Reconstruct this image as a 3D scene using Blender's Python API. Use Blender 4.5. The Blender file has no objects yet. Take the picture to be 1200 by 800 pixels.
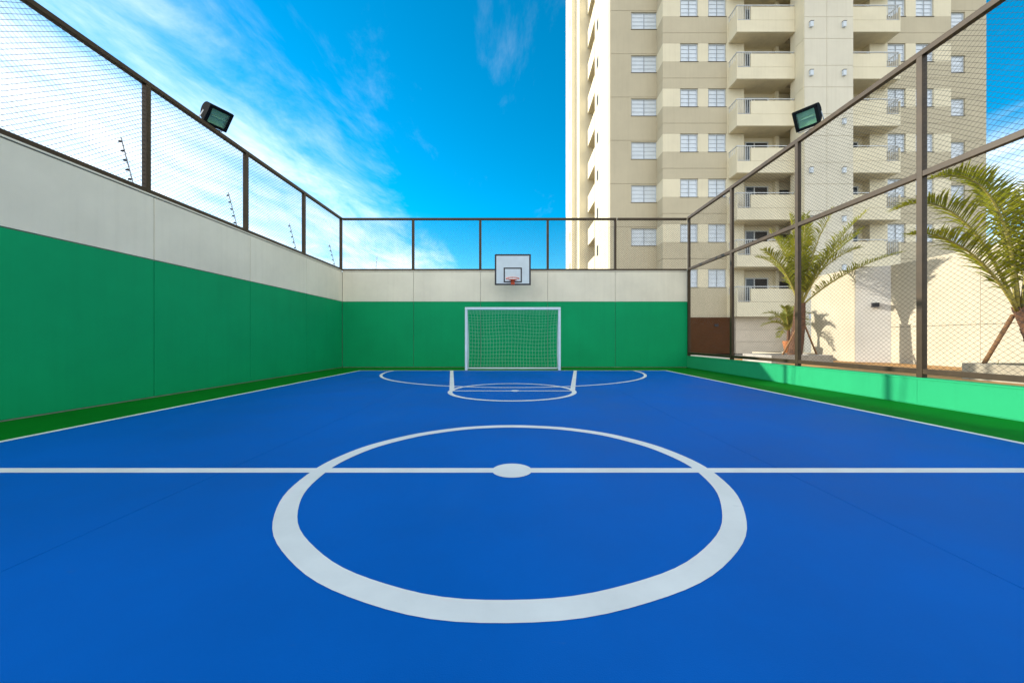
import bpy, math, random
from mathutils import Vector, Matrix
random.seed(7)
R = math.radians
scene = bpy.context.scene
col = scene.collection

# ------------------------------------------------------------------ camera
cam_d = bpy.data.cameras.new('camera')
cam = bpy.data.objects.new('camera', cam_d); col.objects.link(cam)
cam.location = (0, 0, 0.96); cam.rotation_euler = (R(90), 0, 0)
cam_d.sensor_width = 36.0; cam_d.lens = 436 / 1200 * 36
cam_d.shift_x = -4 / 1200; cam_d.shift_y = -2 / 1200
cam_d.clip_start = 0.05; cam_d.clip_end = 3000
scene.camera = cam

# ------------------------------------------------------------------ light
TO_SUN = Vector((-1.0, 0.39, 0.305)).normalized()
SUN_EL = math.asin(TO_SUN.z)
SUN_AZ = math.atan2(TO_SUN.x, TO_SUN.y)          # from +Y towards +X
sun_d = bpy.data.lights.new('sun', 'SUN'); sun_d.energy = 2.4; sun_d.angle = R(0.55)
sun_d.color = (1.0, 0.925, 0.78)
sun = bpy.data.objects.new('sun', sun_d); col.objects.link(sun)
sun.rotation_euler = TO_SUN.to_track_quat('Z', 'Y').to_euler(); sun.location = (-30, 12, 20)

world = bpy.data.worlds.new('World'); scene.world = world; world.use_nodes = True
wn, wl = world.node_tree.nodes, world.node_tree.links
wn.clear()
def N(nodes, t, **kw):
    n = nodes.new(t)
    for k, v in kw.items(): setattr(n, k, v)
    return n
def setin(n, **kw):
    for k, v in kw.items(): n.inputs[k.replace('_', ' ')].default_value = v
out = N(wn, 'ShaderNodeOutputWorld'); bg = N(wn, 'ShaderNodeBackground')
bg.inputs['Strength'].default_value = 0.15
sky = N(wn, 'ShaderNodeTexSky', sky_type='NISHITA', sun_disc=False)
sky.sun_elevation = SUN_EL; sky.sun_rotation = SUN_AZ
sky.air_density = 1.0; sky.dust_density = 0.2; sky.ozone_density = 3.0; sky.altitude = 600
hs = N(wn, 'ShaderNodeHueSaturation'); hs.inputs['Hue'].default_value = 0.484
hs.inputs['Saturation'].default_value = 1.45; hs.inputs['Value'].default_value = 0.70
wl.new(sky.outputs[0], hs.inputs['Color'])
# cirrus: the view direction carried up to a flat cloud layer
tc = N(wn, 'ShaderNodeTexCoord'); sx = N(wn, 'ShaderNodeSeparateXYZ'); wl.new(tc.outputs['Generated'], sx.inputs[0])
def M_(op, a, b=None, c=None, clamp=False, nodes=wn, links=wl):
    n = nodes.new('ShaderNodeMath'); n.operation = op; n.use_clamp = clamp
    for i, v in enumerate((a, b, c)):
        if v is None: continue
        if isinstance(v, (int, float)): n.inputs[i].default_value = v
        else: links.new(v, n.inputs[i])
    return n.outputs[0]
zc = M_('MAXIMUM', M_('ADD', sx.outputs[2], 0.06), 0.03)
px_ = M_('DIVIDE', sx.outputs[0], zc); py_ = M_('DIVIDE', sx.outputs[1], zc)
cv = N(wn, 'ShaderNodeCombineXYZ'); wl.new(px_, cv.inputs[0]); wl.new(py_, cv.inputs[1])
def wnoise(scale, loc, sc, rot, detail=8, rough=0.6, dist=0.3):
    mp = N(wn, 'ShaderNodeMapping'); mp.inputs['Location'].default_value = loc
    mp.inputs['Scale'].default_value = sc; mp.inputs['Rotation'].default_value = (0, 0, rot)
    wl.new(cv.outputs[0], mp.inputs[0])
    n = N(wn, 'ShaderNodeTexNoise'); n.inputs['Scale'].default_value = scale
    n.inputs['Detail'].default_value = detail; n.inputs['Roughness'].default_value = rough
    n.inputs['Distortion'].default_value = dist
    wl.new(mp.outputs[0], n.inputs[0]); return n.outputs[0]
def ss(v, a, b, lo=0.0, hi=1.0):
    n = N(wn, 'ShaderNodeMapRange'); n.interpolation_type = 'SMOOTHSTEP'
    wl.new(v, n.inputs[0])
    for i, x in enumerate((a, b, lo, hi)): n.inputs[i + 1].default_value = x
    return n.outputs[0]
big = wnoise(1.1, (3.1, 0.4, 0), (1.0, 0.28, 1), R(8), 5, 0.5, 0.4)
fine = wnoise(3.0, (1.0, 2.2, 0), (1.0, 0.40, 1), R(-14), 10, 0.66, 0.35)
left = ss(px_, -0.15, -1.55); right = ss(px_, 1.3, 2.6)
back = ss(py_, 0.75, -0.8)  # unseen cloud behind the camera, added as neutral fill for the shaded court
cover = M_('MAXIMUM', M_('MAXIMUM', left, M_('MULTIPLY', right, 1.0)), M_('MULTIPLY', back, 1.25))
dens = M_('ADD', M_('MULTIPLY', big, 0.72), M_('MULTIPLY', fine, 0.78))
dens = M_('ADD', dens, M_('MULTIPLY', cover, 0.50))
cloud = ss(dens, 0.84, 1.62)
cloud = M_('MULTIPLY', cloud, 0.95)
ccol = N(wn, 'ShaderNodeRGB'); ccol.outputs[0].default_value = (5.2, 5.15, 5.0, 1)
mix = N(wn, 'ShaderNodeMix', data_type='RGBA')
wl.new(cloud, mix.inputs[0]); wl.new(hs.outputs[0], mix.inputs[6]); wl.new(ccol.outputs[0], mix.inputs[7])
wl.new(mix.outputs[2], bg.inputs['Color']); wl.new(bg.outputs[0], out.inputs[0])

scene.view_settings.view_transform = 'Standard'; scene.view_settings.look = 'None'
scene.view_settings.exposure = 1.42; scene.view_settings.gamma = 1.0
scene.view_settings.use_curve_mapping = False
scene.render.engine = 'CYCLES'
scene.cycles.max_bounces = 10; scene.cycles.diffuse_bounces = 5; scene.cycles.transparent_max_bounces = 12

# ------------------------------------------------------------------ helpers
F0, CX0, CY0, CH = 436.0, 604.0, 398.0, 0.96
def at(px, py, Y):
    """surveyed point: photo pixel and its distance in metres"""
    return Vector(((px - CX0) * Y / F0, Y, CH + (CY0 - py) * Y / F0))
def accloc(p):
    v = Vector((0, 0, 0))
    while p is not None: v += p.location; p = p.parent
    return v
class MB:
    def __init__(s): s.v = []; s.f = []
    def box(s, x0, y0, z0, x1, y1, z1):
        if x1 < x0: x0, x1 = x1, x0
        if y1 < y0: y0, y1 = y1, y0
        if z1 < z0: z0, z1 = z1, z0
        b = len(s.v)
        s.v += [(x0,y0,z0),(x1,y0,z0),(x1,y1,z0),(x0,y1,z0),(x0,y0,z1),(x1,y0,z1),(x1,y1,z1),(x0,y1,z1)]
        s.f += [tuple(b+i for i in q) for q in ((0,3,2,1),(4,5,6,7),(0,1,5,4),(1,2,6,5),(2,3,7,6),(3,0,4,7))]
        return s
    def bar(s, p, q, w, h, up=(0,0,1)):
        p, q = Vector(p), Vector(q); d = (q-p).normalized(); u = Vector(up)
        a = d.cross(u)
        if a.length < 1e-4: a = d.cross(Vector((0,1,0)))
        a.normalize(); c = a.cross(d).normalized(); b = len(s.v)
        for o in (p, q):
            for i, j in ((-1,-1),(1,-1),(1,1),(-1,1)): s.v.append(tuple(o + a*(i*w/2) + c*(j*h/2)))
        s.f += [tuple(b+i for i in f) for f in ((0,1,2,3),(7,6,5,4),(0,4,5,1),(1,5,6,2),(2,6,7,3),(3,7,4,0))]
        return s
    def tube(s, pts, rad, n=8, cap=True, closed=False):
        pts = [Vector(p) for p in pts]; m = len(pts)
        if isinstance(rad, (int, float)): rad = [rad]*m
        b = len(s.v); a = None
        for i, p in enumerate(pts):
            if closed: d = pts[(i+1) % m] - pts[i-1]
            else: d = pts[min(i+1, m-1)] - pts[max(i-1, 0)]
            d.normalize()
            if a is None:
                a = d.cross(Vector((0,0,1)))
                if a.length < 1e-3: a = d.cross(Vector((0,1,0)))
            a = (a - d*a.dot(d)).normalized(); c = d.cross(a)
            for k in range(n):
                t = 2*math.pi*k/n
                s.v.append(tuple(p + (a*math.cos(t) + c*math.sin(t))*rad[i]))
        for i in range(m if closed else m-1):
            j = (i+1) % m
            for k in range(n):
                s.f.append((b+i*n+k, b+i*n+(k+1) % n, b+j*n+(k+1) % n, b+j*n+k))
        if cap and not closed:
            s.f.append(tuple(b+k for k in reversed(range(n)))); s.f.append(tuple(b+(m-1)*n+k for k in range(n)))
        return s
    def lathe(s, prof, n=20, c=(0,0,0)):
        b = len(s.v)
        for r, z in prof:
            for k in range(n):
                t = 2*math.pi*k/n; s.v.append((c[0]+r*math.cos(t), c[1]+r*math.sin(t), c[2]+z))
        for i in range(len(prof)-1):
            for k in range(n):
                s.f.append((b+i*n+k, b+i*n+(k+1) % n, b+(i+1)*n+(k+1) % n, b+(i+1)*n+k))
        s.f.append(tuple(b+k for k in reversed(range(n)))); s.f.append(tuple(b+(len(prof)-1)*n+k for k in range(n)))
        return s
    def quad(s, *p):
        b = len(s.v); s.v += [tuple(x) for x in p]; s.f.append(tuple(range(b, b+len(p)))); return s
    def mesh(s, name, off=Vector((0,0,0)), smooth=False):
        me = bpy.data.meshes.new(name)
        me.from_pydata([(x-off[0], y-off[1], z-off[2]) for x, y, z in s.v], [], s.f); me.update()
        if smooth: me.polygons.foreach_set('use_smooth', [True]*len(me.polygons))
        return me
    def build(s, name, mat, parent=None, smooth=False, bevel=0):
        me = s.mesh(name, accloc(parent), smooth); me.materials.append(mat)
        o = bpy.data.objects.new(name, me); col.objects.link(o); o.parent = parent
        if bevel:
            b = o.modifiers.new('bevel', 'BEVEL'); b.width = bevel; b.segments = 2; b.limit_method = 'ANGLE'
        return o
def tag(o, label=None, cat=None, group=None, kind=None):
    if label: o['label'] = label
    if cat: o['category'] = cat
    if group: o['group'] = group
    if kind: o['kind'] = kind
    return o
def empty(name, loc=(0,0,0), label=None, cat=None, group=None, kind=None):
    o = bpy.data.objects.new(name, None); col.objects.link(o); o.location = loc
    o.empty_display_size = 0.2
    return tag(o, label, cat, group, kind)
def place(name, me, parent, loc, rot=None):
    o = bpy.data.objects.new(name, me); col.objects.link(o); o.parent = parent
    o.location = Vector(loc) - accloc(parent)
    if rot: o.rotation_euler = rot
    return o
def copy_tree(o, parent=None):
    c = o.copy(); col.objects.link(c); c.parent = parent
    for ch in list(o.children): copy_tree(ch, c)
    return c

# ------------------------------------------------------------------ materials
def mat(name, c, rough=0.6, var=0.08, scale=3.0, bump=0.0, bscale=60.0, metal=0.0, spec=0.5, c2=None,
        streak=0.0, coat=0.0, rvar=0.0, trans=None, scuff=0.0):
    m = bpy.data.materials.new(name); m.use_nodes = True
    n, l = m.node_tree.nodes, m.node_tree.links
    b = n['Principled BSDF']
    b.inputs['Roughness'].default_value = rough; b.inputs['Metallic'].default_value = metal
    b.inputs['Specular IOR Level'].default_value = spec
    if coat: b.inputs['Coat Weight'].default_value = coat; b.inputs['Coat Roughness'].default_value = 0.15
    g = n.new('ShaderNodeNewGeometry')
    t = n.new('ShaderNodeTexNoise'); t.inputs['Scale'].default_value = scale
    t.inputs['Detail'].default_value = 8; t.inputs['Roughness'].default_value = 0.62
    l.new(g.outputs['Position'], t.inputs['Vector'])
    r = n.new('ShaderNodeValToRGB')
    d = c2 or tuple(x*(1-var*2.2) for x in c)
    u = c if c2 else tuple(min(1, x*(1+var)) for x in c)
    r.color_ramp.elements[0].position = 0.3; r.color_ramp.elements[1].position = 0.72
    r.color_ramp.elements[0].color = (*d, 1); r.color_ramp.elements[1].color = (*u, 1)
    l.new(t.outputs[0], r.inputs[0]); last = r.outputs[0]
    if streak:
        mp = n.new('ShaderNodeMapping'); mp.inputs['Scale'].default_value = (7, 7, 0.35)
        l.new(g.outputs['Position'], mp.inputs[0])
        t2 = n.new('ShaderNodeTexNoise'); t2.inputs['Scale'].default_value = 1.3; t2.inputs['Detail'].default_value = 6
        l.new(mp.outputs[0], t2.inputs['Vector'])
        mr = n.new('ShaderNodeMapRange'); l.new(t2.outputs[0], mr.inputs[0])
        for i, x in enumerate((0.48, 0.75, 0.0, streak)): mr.inputs[i+1].default_value = x
        mx = n.new('ShaderNodeMix'); mx.data_type = 'RGBA'; mx.blend_type = 'MULTIPLY'
        l.new(mr.outputs[0], mx.inputs[0]); l.new(last, mx.inputs[6]); mx.inputs[7].default_value = (0.62, 0.58, 0.5, 1)
        last = mx.outputs[2]
    if scuff:                                             # faint rubbed marks and dust
        for sc, lo, hi, colr in (((1.1, 0.35, 1), 0.60, 0.80, (0.06, 0.26, 0.62, 1)), ((9, 26, 9), 0.70, 0.76, (0.1, 0.14, 0.2, 1)), ((60, 60, 60), 0.76, 0.80, (0.7, 0.75, 0.8, 1))):
            mp = n.new('ShaderNodeMapping'); mp.inputs['Scale'].default_value = sc; mp.inputs['Rotation'].default_value = (0, 0, 0.6*sc[0])
            l.new(g.outputs['Position'], mp.inputs[0])
            t2 = n.new('ShaderNodeTexNoise'); t2.inputs['Scale'].default_value = 1.0; t2.inputs['Detail'].default_value = 4
            l.new(mp.outputs[0], t2.inputs['Vector'])
            mr = n.new('ShaderNodeMapRange'); l.new(t2.outputs[0], mr.inputs[0])
            for i, x in enumerate((lo, hi, 0.0, scuff)): mr.inputs[i+1].default_value = x
            mx = n.new('ShaderNodeMix'); mx.data_type = 'RGBA'
            l.new(mr.outputs[0], mx.inputs[0]); l.new(last, mx.inputs[6]); mx.inputs[7].default_value = colr
            last = mx.outputs[2]
    l.new(last, b.inputs['Base Color'])
    if rvar:
        mr = n.new('ShaderNodeMapRange'); l.new(t.outputs[0], mr.inputs[0])
        for i, x in enumerate((0.3, 0.7, rough-rvar, rough+rvar)): mr.inputs[i+1].default_value = x
        l.new(mr.outputs[0], b.inputs['Roughness'])
    if bump:
        t3 = n.new('ShaderNodeTexNoise'); t3.inputs['Scale'].default_value = bscale; t3.inputs['Detail'].default_value = 5
        l.new(g.outputs['Position'], t3.inputs['Vector'])
        bp = n.new('ShaderNodeBump'); bp.inputs['Strength'].default_value = bump; bp.inputs['Distance'].default_value = 0.01
        l.new(t3.outputs[0], bp.inputs['Height']); l.new(bp.outputs[0], b.inputs['Normal'])
    if trans:
        tr = n.new('ShaderNodeBsdfTranslucent'); tr.inputs[0].default_value = (*trans, 1)
        ad = n.new('ShaderNodeMixShader'); ad.inputs[0].default_value = 0.35
        l.new(b.outputs[0], ad.inputs[1]); l.new(tr.outputs[0], ad.inputs[2])
        l.new(ad.outputs[0], n['Material Output'].inputs[0])
    return m
M = dict(
    blue=mat('blue_court_paint', (0.001, 0.125, 0.51), 0.55, 0.085, 0.55, 0.12, 220, spec=0.05, rvar=0.08, scuff=0.10),
    gfloor=mat('green_floor_paint', (0.002, 0.19, 0.011), 0.6, 0.06, 1.2, 0.12, 220, spec=0.05),
    line=mat('white_line_paint', (0.82, 0.82, 0.78), 0.6, 0.05, 2.2, 0.08, 200, spec=0.2, scuff=0.12),
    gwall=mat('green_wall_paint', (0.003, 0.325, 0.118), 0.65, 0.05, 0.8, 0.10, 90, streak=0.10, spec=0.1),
    lowwall=mat('light_green_wall', (0.026, 0.415, 0.172), 0.65, 0.05, 0.8, 0.10, 90, streak=0.08, spec=0.1),  # lighter green than the tall court walls
    wwall=mat('off_white_wall_paint', (0.81, 0.75, 0.595), 0.7, 0.05, 0.9, 0.10, 90, streak=0.10, spec=0.2),
    joint=mat('dark_joint', (0.06, 0.065, 0.06), 0.9, 0.1),
    bronze=mat('brown_painted_steel', (0.056, 0.034, 0.014), 0.45, 0.15, 6, 0.03, 120, spec=0.3),
    wire=mat('dark_coated_wire', (0.035, 0.032, 0.032), 0.5, 0.1, 8),
    concrete=mat('grey_concrete', (0.42, 0.40, 0.36), 0.85, 0.12, 2.5, 0.3, 60),
    cream=mat('cream_render', (0.80, 0.72, 0.535), 0.8, 0.04, 0.6, 0.15, 40, streak=0.10, spec=0.2),
    khaki=mat('khaki_render', (0.575, 0.505, 0.365), 0.8, 0.04, 0.5, 0.15, 40, streak=0.10, spec=0.2),
    towerw=mat('pale_render', (0.74, 0.685, 0.56), 0.8, 0.04, 0.5, 0.15, 40, streak=0.10, spec=0.2),
    gcream=mat('cream_garden_wall', (0.53, 0.475, 0.36), 0.8, 0.05, 0.8, 0.15, 40, streak=0.12, spec=0.2),
    pale=mat('shade_toned_garden_wall', (0.66, 0.645, 0.61), 0.8, 0.05, 0.8, 0.15, 40, spec=0.2),  # greyish tone of the unlit end face put into the colour
    shutter=mat('white_shutter', (0.66, 0.72, 0.79), 0.35, 0.04, 2, spec=0.5),
    alu=mat('white_aluminium', (0.60, 0.62, 0.63), 0.35, 0.05, 3, spec=0.5),
    sill=mat('dark_sill', (0.12, 0.11, 0.10), 0.6, 0.1),
    brownw=mat('brown_garage_wall', (0.095, 0.038, 0.013), 0.7, 0.1, 1.0, 0.1, spec=0.1),
    garage=mat('beige_garage_door', (0.68, 0.58, 0.46), 0.6, 0.05, 1.0),
    ceil=mat('balcony_ceiling', (0.74, 0.64, 0.44), 0.8, 0.05),
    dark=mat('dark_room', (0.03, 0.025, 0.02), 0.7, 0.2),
    goalw=mat('white_goal_paint', (0.62, 0.74, 0.82), 0.35, 0.05, 5, spec=0.5),
    net=mat('white_net_cord', (0.70, 0.78, 0.76), 0.8, 0.08, 9),
    board=mat('pale_backboard', (0.58, 0.67, 0.71), 0.4, 0.04, 3),
    black=mat('black_paint', (0.012, 0.013, 0.02), 0.45, 0.1),
    orange=mat('orange_rim', (0.78, 0.10, 0.02), 0.4, 0.08, 6),
    housing=mat('black_lamp_housing', (0.010, 0.013, 0.016), 0.7, 0.15, 6, spec=0.02),
    chrome=mat('lamp_reflector', (0.82, 0.84, 0.66), 0.34, 0.1, 5, metal=0.55),
    galv=mat('galvanised_steel', (0.42, 0.42, 0.42), 0.45, 0.15, 10, metal=0.6),
    terracotta=mat('terracotta_paving', (0.52, 0.27, 0.085), 0.75, 0.12, 3, 0.2, 60),
    pot=mat('terracotta_pot', (0.46, 0.16, 0.05), 0.75, 0.12, 6, 0.2, 60),
    ground=mat('dry_ground', (0.24, 0.21, 0.15), 0.95, 0.2, 0.6, 0.3, 20),
    soil=mat('planter_soil', (0.11, 0.07, 0.04), 0.95, 0.3, 8, 0.8, 40),
    trunk=mat('palm_trunk', (0.24, 0.115, 0.055), 0.9, 0.25, 14, 0.8, 50, c2=(0.07, 0.04, 0.03)),
    stake=mat('wooden_stake', (0.36, 0.19, 0.075), 0.8, 0.2, 9, 0.4, 60, c2=(0.20, 0.10, 0.045)),
    rachis=mat('palm_rachis', (0.38, 0.32, 0.06), 0.6, 0.15, 9),
    leaf=mat('palm_leaf', (0.30, 0.285, 0.012), 0.6, 0.2, 2.2, spec=0.15, c2=(0.085, 0.115, 0.008), trans=(0.46, 0.44, 0.03)),
    leafy=mat('young_palm_leaf', (0.26, 0.27, 0.02), 0.45, 0.2, 2.2, c2=(0.11, 0.14, 0.015), trans=(0.4, 0.36, 0.03)),
)
def glass_mat(name, tint, rough, alpha):
    m = bpy.data.materials.new(name); m.use_nodes = True; n, l = m.node_tree.nodes, m.node_tree.links
    b = n['Principled BSDF']; b.inputs['Base Color'].default_value = (*tint, 1); b.inputs['Roughness'].default_value = rough
    tr = n.new('ShaderNodeBsdfTransparent'); tr.inputs[0].default_value = (*[0.5 + 0.5*x for x in tint], 1)
    fz = n.new('ShaderNodeTexNoise'); fz.inputs['Scale'].default_value = 4
    mr = n.new('ShaderNodeMapRange'); l.new(fz.outputs[0], mr.inputs[0])
    mr.inputs[3].default_value = alpha - 0.05; mr.inputs[4].default_value = alpha + 0.05
    mx = n.new('ShaderNodeMixShader'); l.new(mr.outputs[0], mx.inputs[0])
    l.new(tr.outputs[0], mx.inputs[1]); l.new(b.outputs[0], mx.inputs[2]); l.new(mx.outputs[0], n['Material Output'].inputs[0])
    return m
M['glass'] = glass_mat('dark_window_glass', (0.03, 0.05, 0.07), 0.04, 0.8)
M['lampglass'] = glass_mat('lamp_glass_green_reflection', (0.45, 0.75, 0.62), 0.03, 0.12)  # green reflection of the court put into the glass colour

# ------------------------------------------------------------------ ground and court
XL, XR, YB = -6.0, 5.95, 12.89         # court walls
YN = -4.0                              # the court goes on behind the camera
tag(MB().quad((-600,-600,-0.06),(600,-600,-0.06),(600,900,-0.06),(-600,900,-0.06)).build('ground', M['ground']), kind='structure')
patio = empty('patio', (6.13, 0, 0.0), kind='structure')
MB().box(6.13, -6, -0.05, 34, 21.4, 0.085).build('patio_base', M['concrete'], patio)
# terracotta tiles seen beyond the low wall
tile = MB().box(0.004, 0.004, 0, 0.596, 0.596, 0.016).mesh('paving_tile'); tile.materials.append(M['terracotta'])
for i in range(13):
    for j in range(22):
        x = 6.2 + i*0.6; y = 3.6 + j*0.6
        if x > 13.4: continue
        place('paving_tile', tile, patio, (x, y, 0.084 + random.uniform(0, 0.002)))

court = empty('court_floor', (0, 0, 0), kind='structure')
JX = (-2.13, 1.96); LX0, LX1, YL = -4.86, 4.71, 11.62
MB().box(XL-0.2, YN-0.5, -0.05, XR+0.15, YB+0.2, -0.012).build('floor_base', M['joint'], court)
xs = (LX0, JX[0], JX[1], LX1)
for a, b in zip(xs[:-1], xs[1:]):
    MB().box(a+0.0017, YN-0.4, -0.011, b-0.0017, YL, 0.0).build('floor_slab', M['blue'], court)
MB().box(XL-0.1, YN-0.4, -0.011, LX0-0.001, YL, 0.0).build('green_margin', M['gfloor'], court)
MB().box(LX1+0.001, YN-0.4, -0.011, XR+0.1, YL, 0.0).build('green_margin', M['gfloor'], court)
MB().box(XL-0.1, YL+0.002, -0.011, XR+0.1, YB+0.1, 0.0).build('green_margin', M['gfloor'], court)
ZL = [0.0012]
def strip(name, pts_in, pts_out, closed=False):
    m = MB(); z = ZL[0]; n = len(pts_in)
    for i in range(n if closed else n-1):
        j = (i+1) % n
        m.quad((*pts_in[i], z), (*pts_out[i], z), (*pts_out[j], z), (*pts_in[j], z))
    # lines lie as thin films of paint, each on a level of its own
    for i, f in enumerate(m.f): m.f[i] = tuple(f)
    ZL[0] += 0.0003
    o = m.build(name, M['line'], court)
    nz = o.data.polygons[0].normal.z
    if nz < 0: o.data.flip_normals()
    return o
def ring(cx, cy, r, w, n=128, a0=0, a1=360, wob=0.0):
    pi, po = [], []; full = (a1-a0) == 360
    for k in range(n + (0 if full else 1)):
        t = R(a0 + (a1-a0)*k/n); e = wob*math.sin(7*t+1) + wob*0.7*math.sin(17*t)
        pi.append((cx+(r-w/2+e)*math.cos(t), cy+(r-w/2+e)*math.sin(t)))
        po.append((cx+(r+w/2+e)*math.cos(t), cy+(r+w/2+e)*math.sin(t)))
    return pi, po, full
def seg(name, p, q, w):
    p, q = Vector(p), Vector(q); d = (q-p).normalized(); a = Vector((-d.y, d.x))*w/2
    strip(name, [tuple(p-a), tuple(q-a)], [tuple(p+a), tuple(q+a)])
CXC = -0.06
seg('side_line', (LX0+0.005, YN-0.4), (LX0+0.005, YL+0.02), 0.075)
seg('side_line', (LX1-0.005, YN-0.4), (LX1-0.005, YL+0.02), 0.075)
seg('base_line', (LX0-0.03, YL), (LX1+0.03, YL), 0.07)
seg('halfway_line', (LX0-0.03, 2.735), (LX1+0.03, 2.735), 0.095)
a, b, c = ring(CXC+0.032, 2.72, 1.405, 0.112, 104, wob=0.003); strip('centre_circle', a, b, c)
m = MB(); m.quad(*[(CXC+0.035+0.147*math.cos(R(k*9)), 2.735+0.147*math.sin(R(k*9)), ZL[0]) for k in range(40)]); ZL[0] += 0.0003
m.build('centre_spot', M['line'], court)
FTY = 6.98
seg('key_line', (CXC-1.93, YL), (CXC-1.13, FTY), 0.095)
seg('key_line', (CXC+1.93, YL), (CXC+1.13, FTY), 0.095)
seg('free_throw_line', (CXC-1.16, FTY), (CXC+1.16, FTY), 0.07)
a, b, c = ring(CXC, FTY, 1.15, 0.085, 96); strip('free_throw_circle', a, b, c)
R3, C3 = 3.75, 11.2
t0 = math.degrees(math.asin((YL-C3)/R3))
a, b, c = ring(CXC, C3, R3, 0.075, 120, 180-t0, 360+t0); strip('three_point_arc', a, b, c)
m = MB(); m.quad(*[(CXC+0.05+0.09*math.cos(R(k*15)), FTY+0.09*math.sin(R(k*15)), ZL[0]) for k in range(24)]); ZL[0] += 0.0003
m.build('penalty_spot', M['line'], court)

# ------------------------------------------------------------------ court walls
ZG, ZT = 2.28, 3.335
ybay = [12.86, 10.6, 8.32, 6.08, 3.8, 1.52, -0.76, -3.04]
jl = [y + 0.1 for y in ybay[1:]]
lw = empty('court_wall', (XL-0.1, 5, 0), 'long two-tone concrete wall on the left, green below and off-white above', 'wall')
MB().box(XL-0.2, YN, 0, XL-0.03, YB+0.18, ZT-0.004).build('wall_core', M['concrete'], lw)
edges = [YB-0.001] + jl + [YN]
for y1, y0 in zip(edges[:-1], edges[1:]):
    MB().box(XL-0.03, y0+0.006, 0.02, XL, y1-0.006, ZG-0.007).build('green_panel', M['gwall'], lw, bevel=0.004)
    MB().box(XL-0.03, y0+0.006, ZG+0.007, XL, y1-0.006, ZT-0.02).build('white_panel', M['wwall'], lw, bevel=0.004)
MB().box(XL-0.23, YN, ZT-0.003, XL+0.012, YB-0.003, ZT+0.02).build('coping', M['wwall'], lw)
xb = [-5.97, -3.53, -1.21, 1.12, 3.46, 5.94]
bw = empty('court_wall', (0, YB+0.1, 0), 'two-tone concrete end wall behind the goal, green below and off-white above', 'wall')
MB().box(XL+0.002, YB+0.03, 0, XR+0.12, YB+0.18, ZT-0.004).build('wall_core', M['concrete'], bw)
for i in range(5):
    x0 = XL+0.003 if i == 0 else xb[i]; x1 = XR+0.12 if i == 4 else xb[i+1]
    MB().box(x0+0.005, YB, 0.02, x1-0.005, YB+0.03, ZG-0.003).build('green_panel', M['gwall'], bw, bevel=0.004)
    MB().box(x0+0.005, YB, ZG+0.003, x1-0.005, YB+0.03, ZT-0.02).build('white_panel', M['wwall'], bw, bevel=0.004)
MB().box(XL+0.014, YB-0.012, ZT-0.003, XR+0.12, YB+0.2, ZT+0.018).build('coping', M['wwall'], bw)
rw = empty('low_wall', (XR+0.08, 5, 0), 'low bright green wall under the tall mesh fence on the right', 'wall')
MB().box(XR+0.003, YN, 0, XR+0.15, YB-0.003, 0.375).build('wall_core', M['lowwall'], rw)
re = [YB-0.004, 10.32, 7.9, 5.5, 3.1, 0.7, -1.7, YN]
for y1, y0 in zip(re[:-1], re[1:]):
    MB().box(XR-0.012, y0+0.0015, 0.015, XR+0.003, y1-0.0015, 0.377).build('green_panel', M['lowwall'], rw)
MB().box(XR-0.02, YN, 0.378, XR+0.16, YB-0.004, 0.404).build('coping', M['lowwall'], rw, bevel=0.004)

# ------------------------------------------------------------------ mesh fences
def wires(m, f, u0, u1, z0, z1, du, dz, r):
    """diagonal wires of a mesh panel; f maps (u, z, side) to a point"""
    k = dz/du
    for sgn in (1, -1):
        H = (z1-z0); c = u0 - H/k - (u0 % du)
        while c < u1 + H/k:
            # line u = c + sgn*(z-z0)/k   (for sgn<0 runs the other way)
            pts = []
            za, zb = z0, z1
            ua = c if sgn > 0 else c + 0.0
            u_at = lambda z: c + sgn*(z-z0)/k
            lo, hi = (u_at(za), u_at(zb))
            ta, tb = 0.0, 1.0
            d = hi-lo
            t_a = (u0-lo)/d; t_b = (u1-lo)/d
            if t_a > t_b: t_a, t_b = t_b, t_a
            ta, tb = max(ta, t_a), min(tb, t_b)
            if tb - ta > 1e-3:
                A = (lo+d*ta, za+(zb-za)*ta); B = (lo+d*tb, za+(zb-za)*tb)
                m.tube([f(*A, sgn), f(*B, sgn)], r, 4, cap=False)
            c += du
PW = 0.08
def fence(root, along, plane, stations, rails, zpost0, zspans, du=0.085, dz=0.07, r=0.0018):
    f = (lambda u, z, s: (plane + s*0.0016, u, z)) if along == 'y' else (lambda u, z, s: (u, plane + s*0.0016, z))
    lo, hi = min(stations), max(stations)
    ztop = rails[-1][0]
    for s in stations:
        m = MB()
        if along == 'y': m.box(plane-PW/2, s-PW/2, zpost0, plane+PW/2, s+PW/2, ztop-0.036)
        else: m.box(s-PW/2, plane-PW/2, zpost0, s+PW/2, plane+PW/2, ztop-0.036)
        po = m.build('post', M['bronze'], root, bevel=0.004)
    st = sorted(stations)
    for zc, h, d in rails:
        full = zc == ztop
        if full:
            m = MB()
            if along == 'y': m.box(plane-d/2, lo-PW/2, zc-h/2, plane+d/2, hi+PW/2, zc+h/2)
            else: m.box(lo-PW/2, plane-d/2, zc-h/2, hi+PW/2, plane+d/2, zc+h/2)
            m.build('top_rail', M['bronze'], root, bevel=0.005)
        else:
            for a, b in zip(st[:-1], st[1:]):
                m = MB()
                if along == 'y': m.box(plane-d/2, a+PW/2, zc-h/2, plane+d/2, b-PW/2, zc+h/2)
                else: m.box(a+PW/2, plane-d/2, zc-h/2, b-PW/2, plane+d/2, zc+h/2)
                m.build('rail', M['bronze'], root, bevel=0.005)
    for a, b in zip(st[:-1], st[1:]):
        for z0, z1 in zspans:
            m = MB(); wires(m, f, a+PW/2, b-PW/2, z0, z1, du, dz, r)
            m.build('wire_mesh', M['wire'], root)
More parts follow.
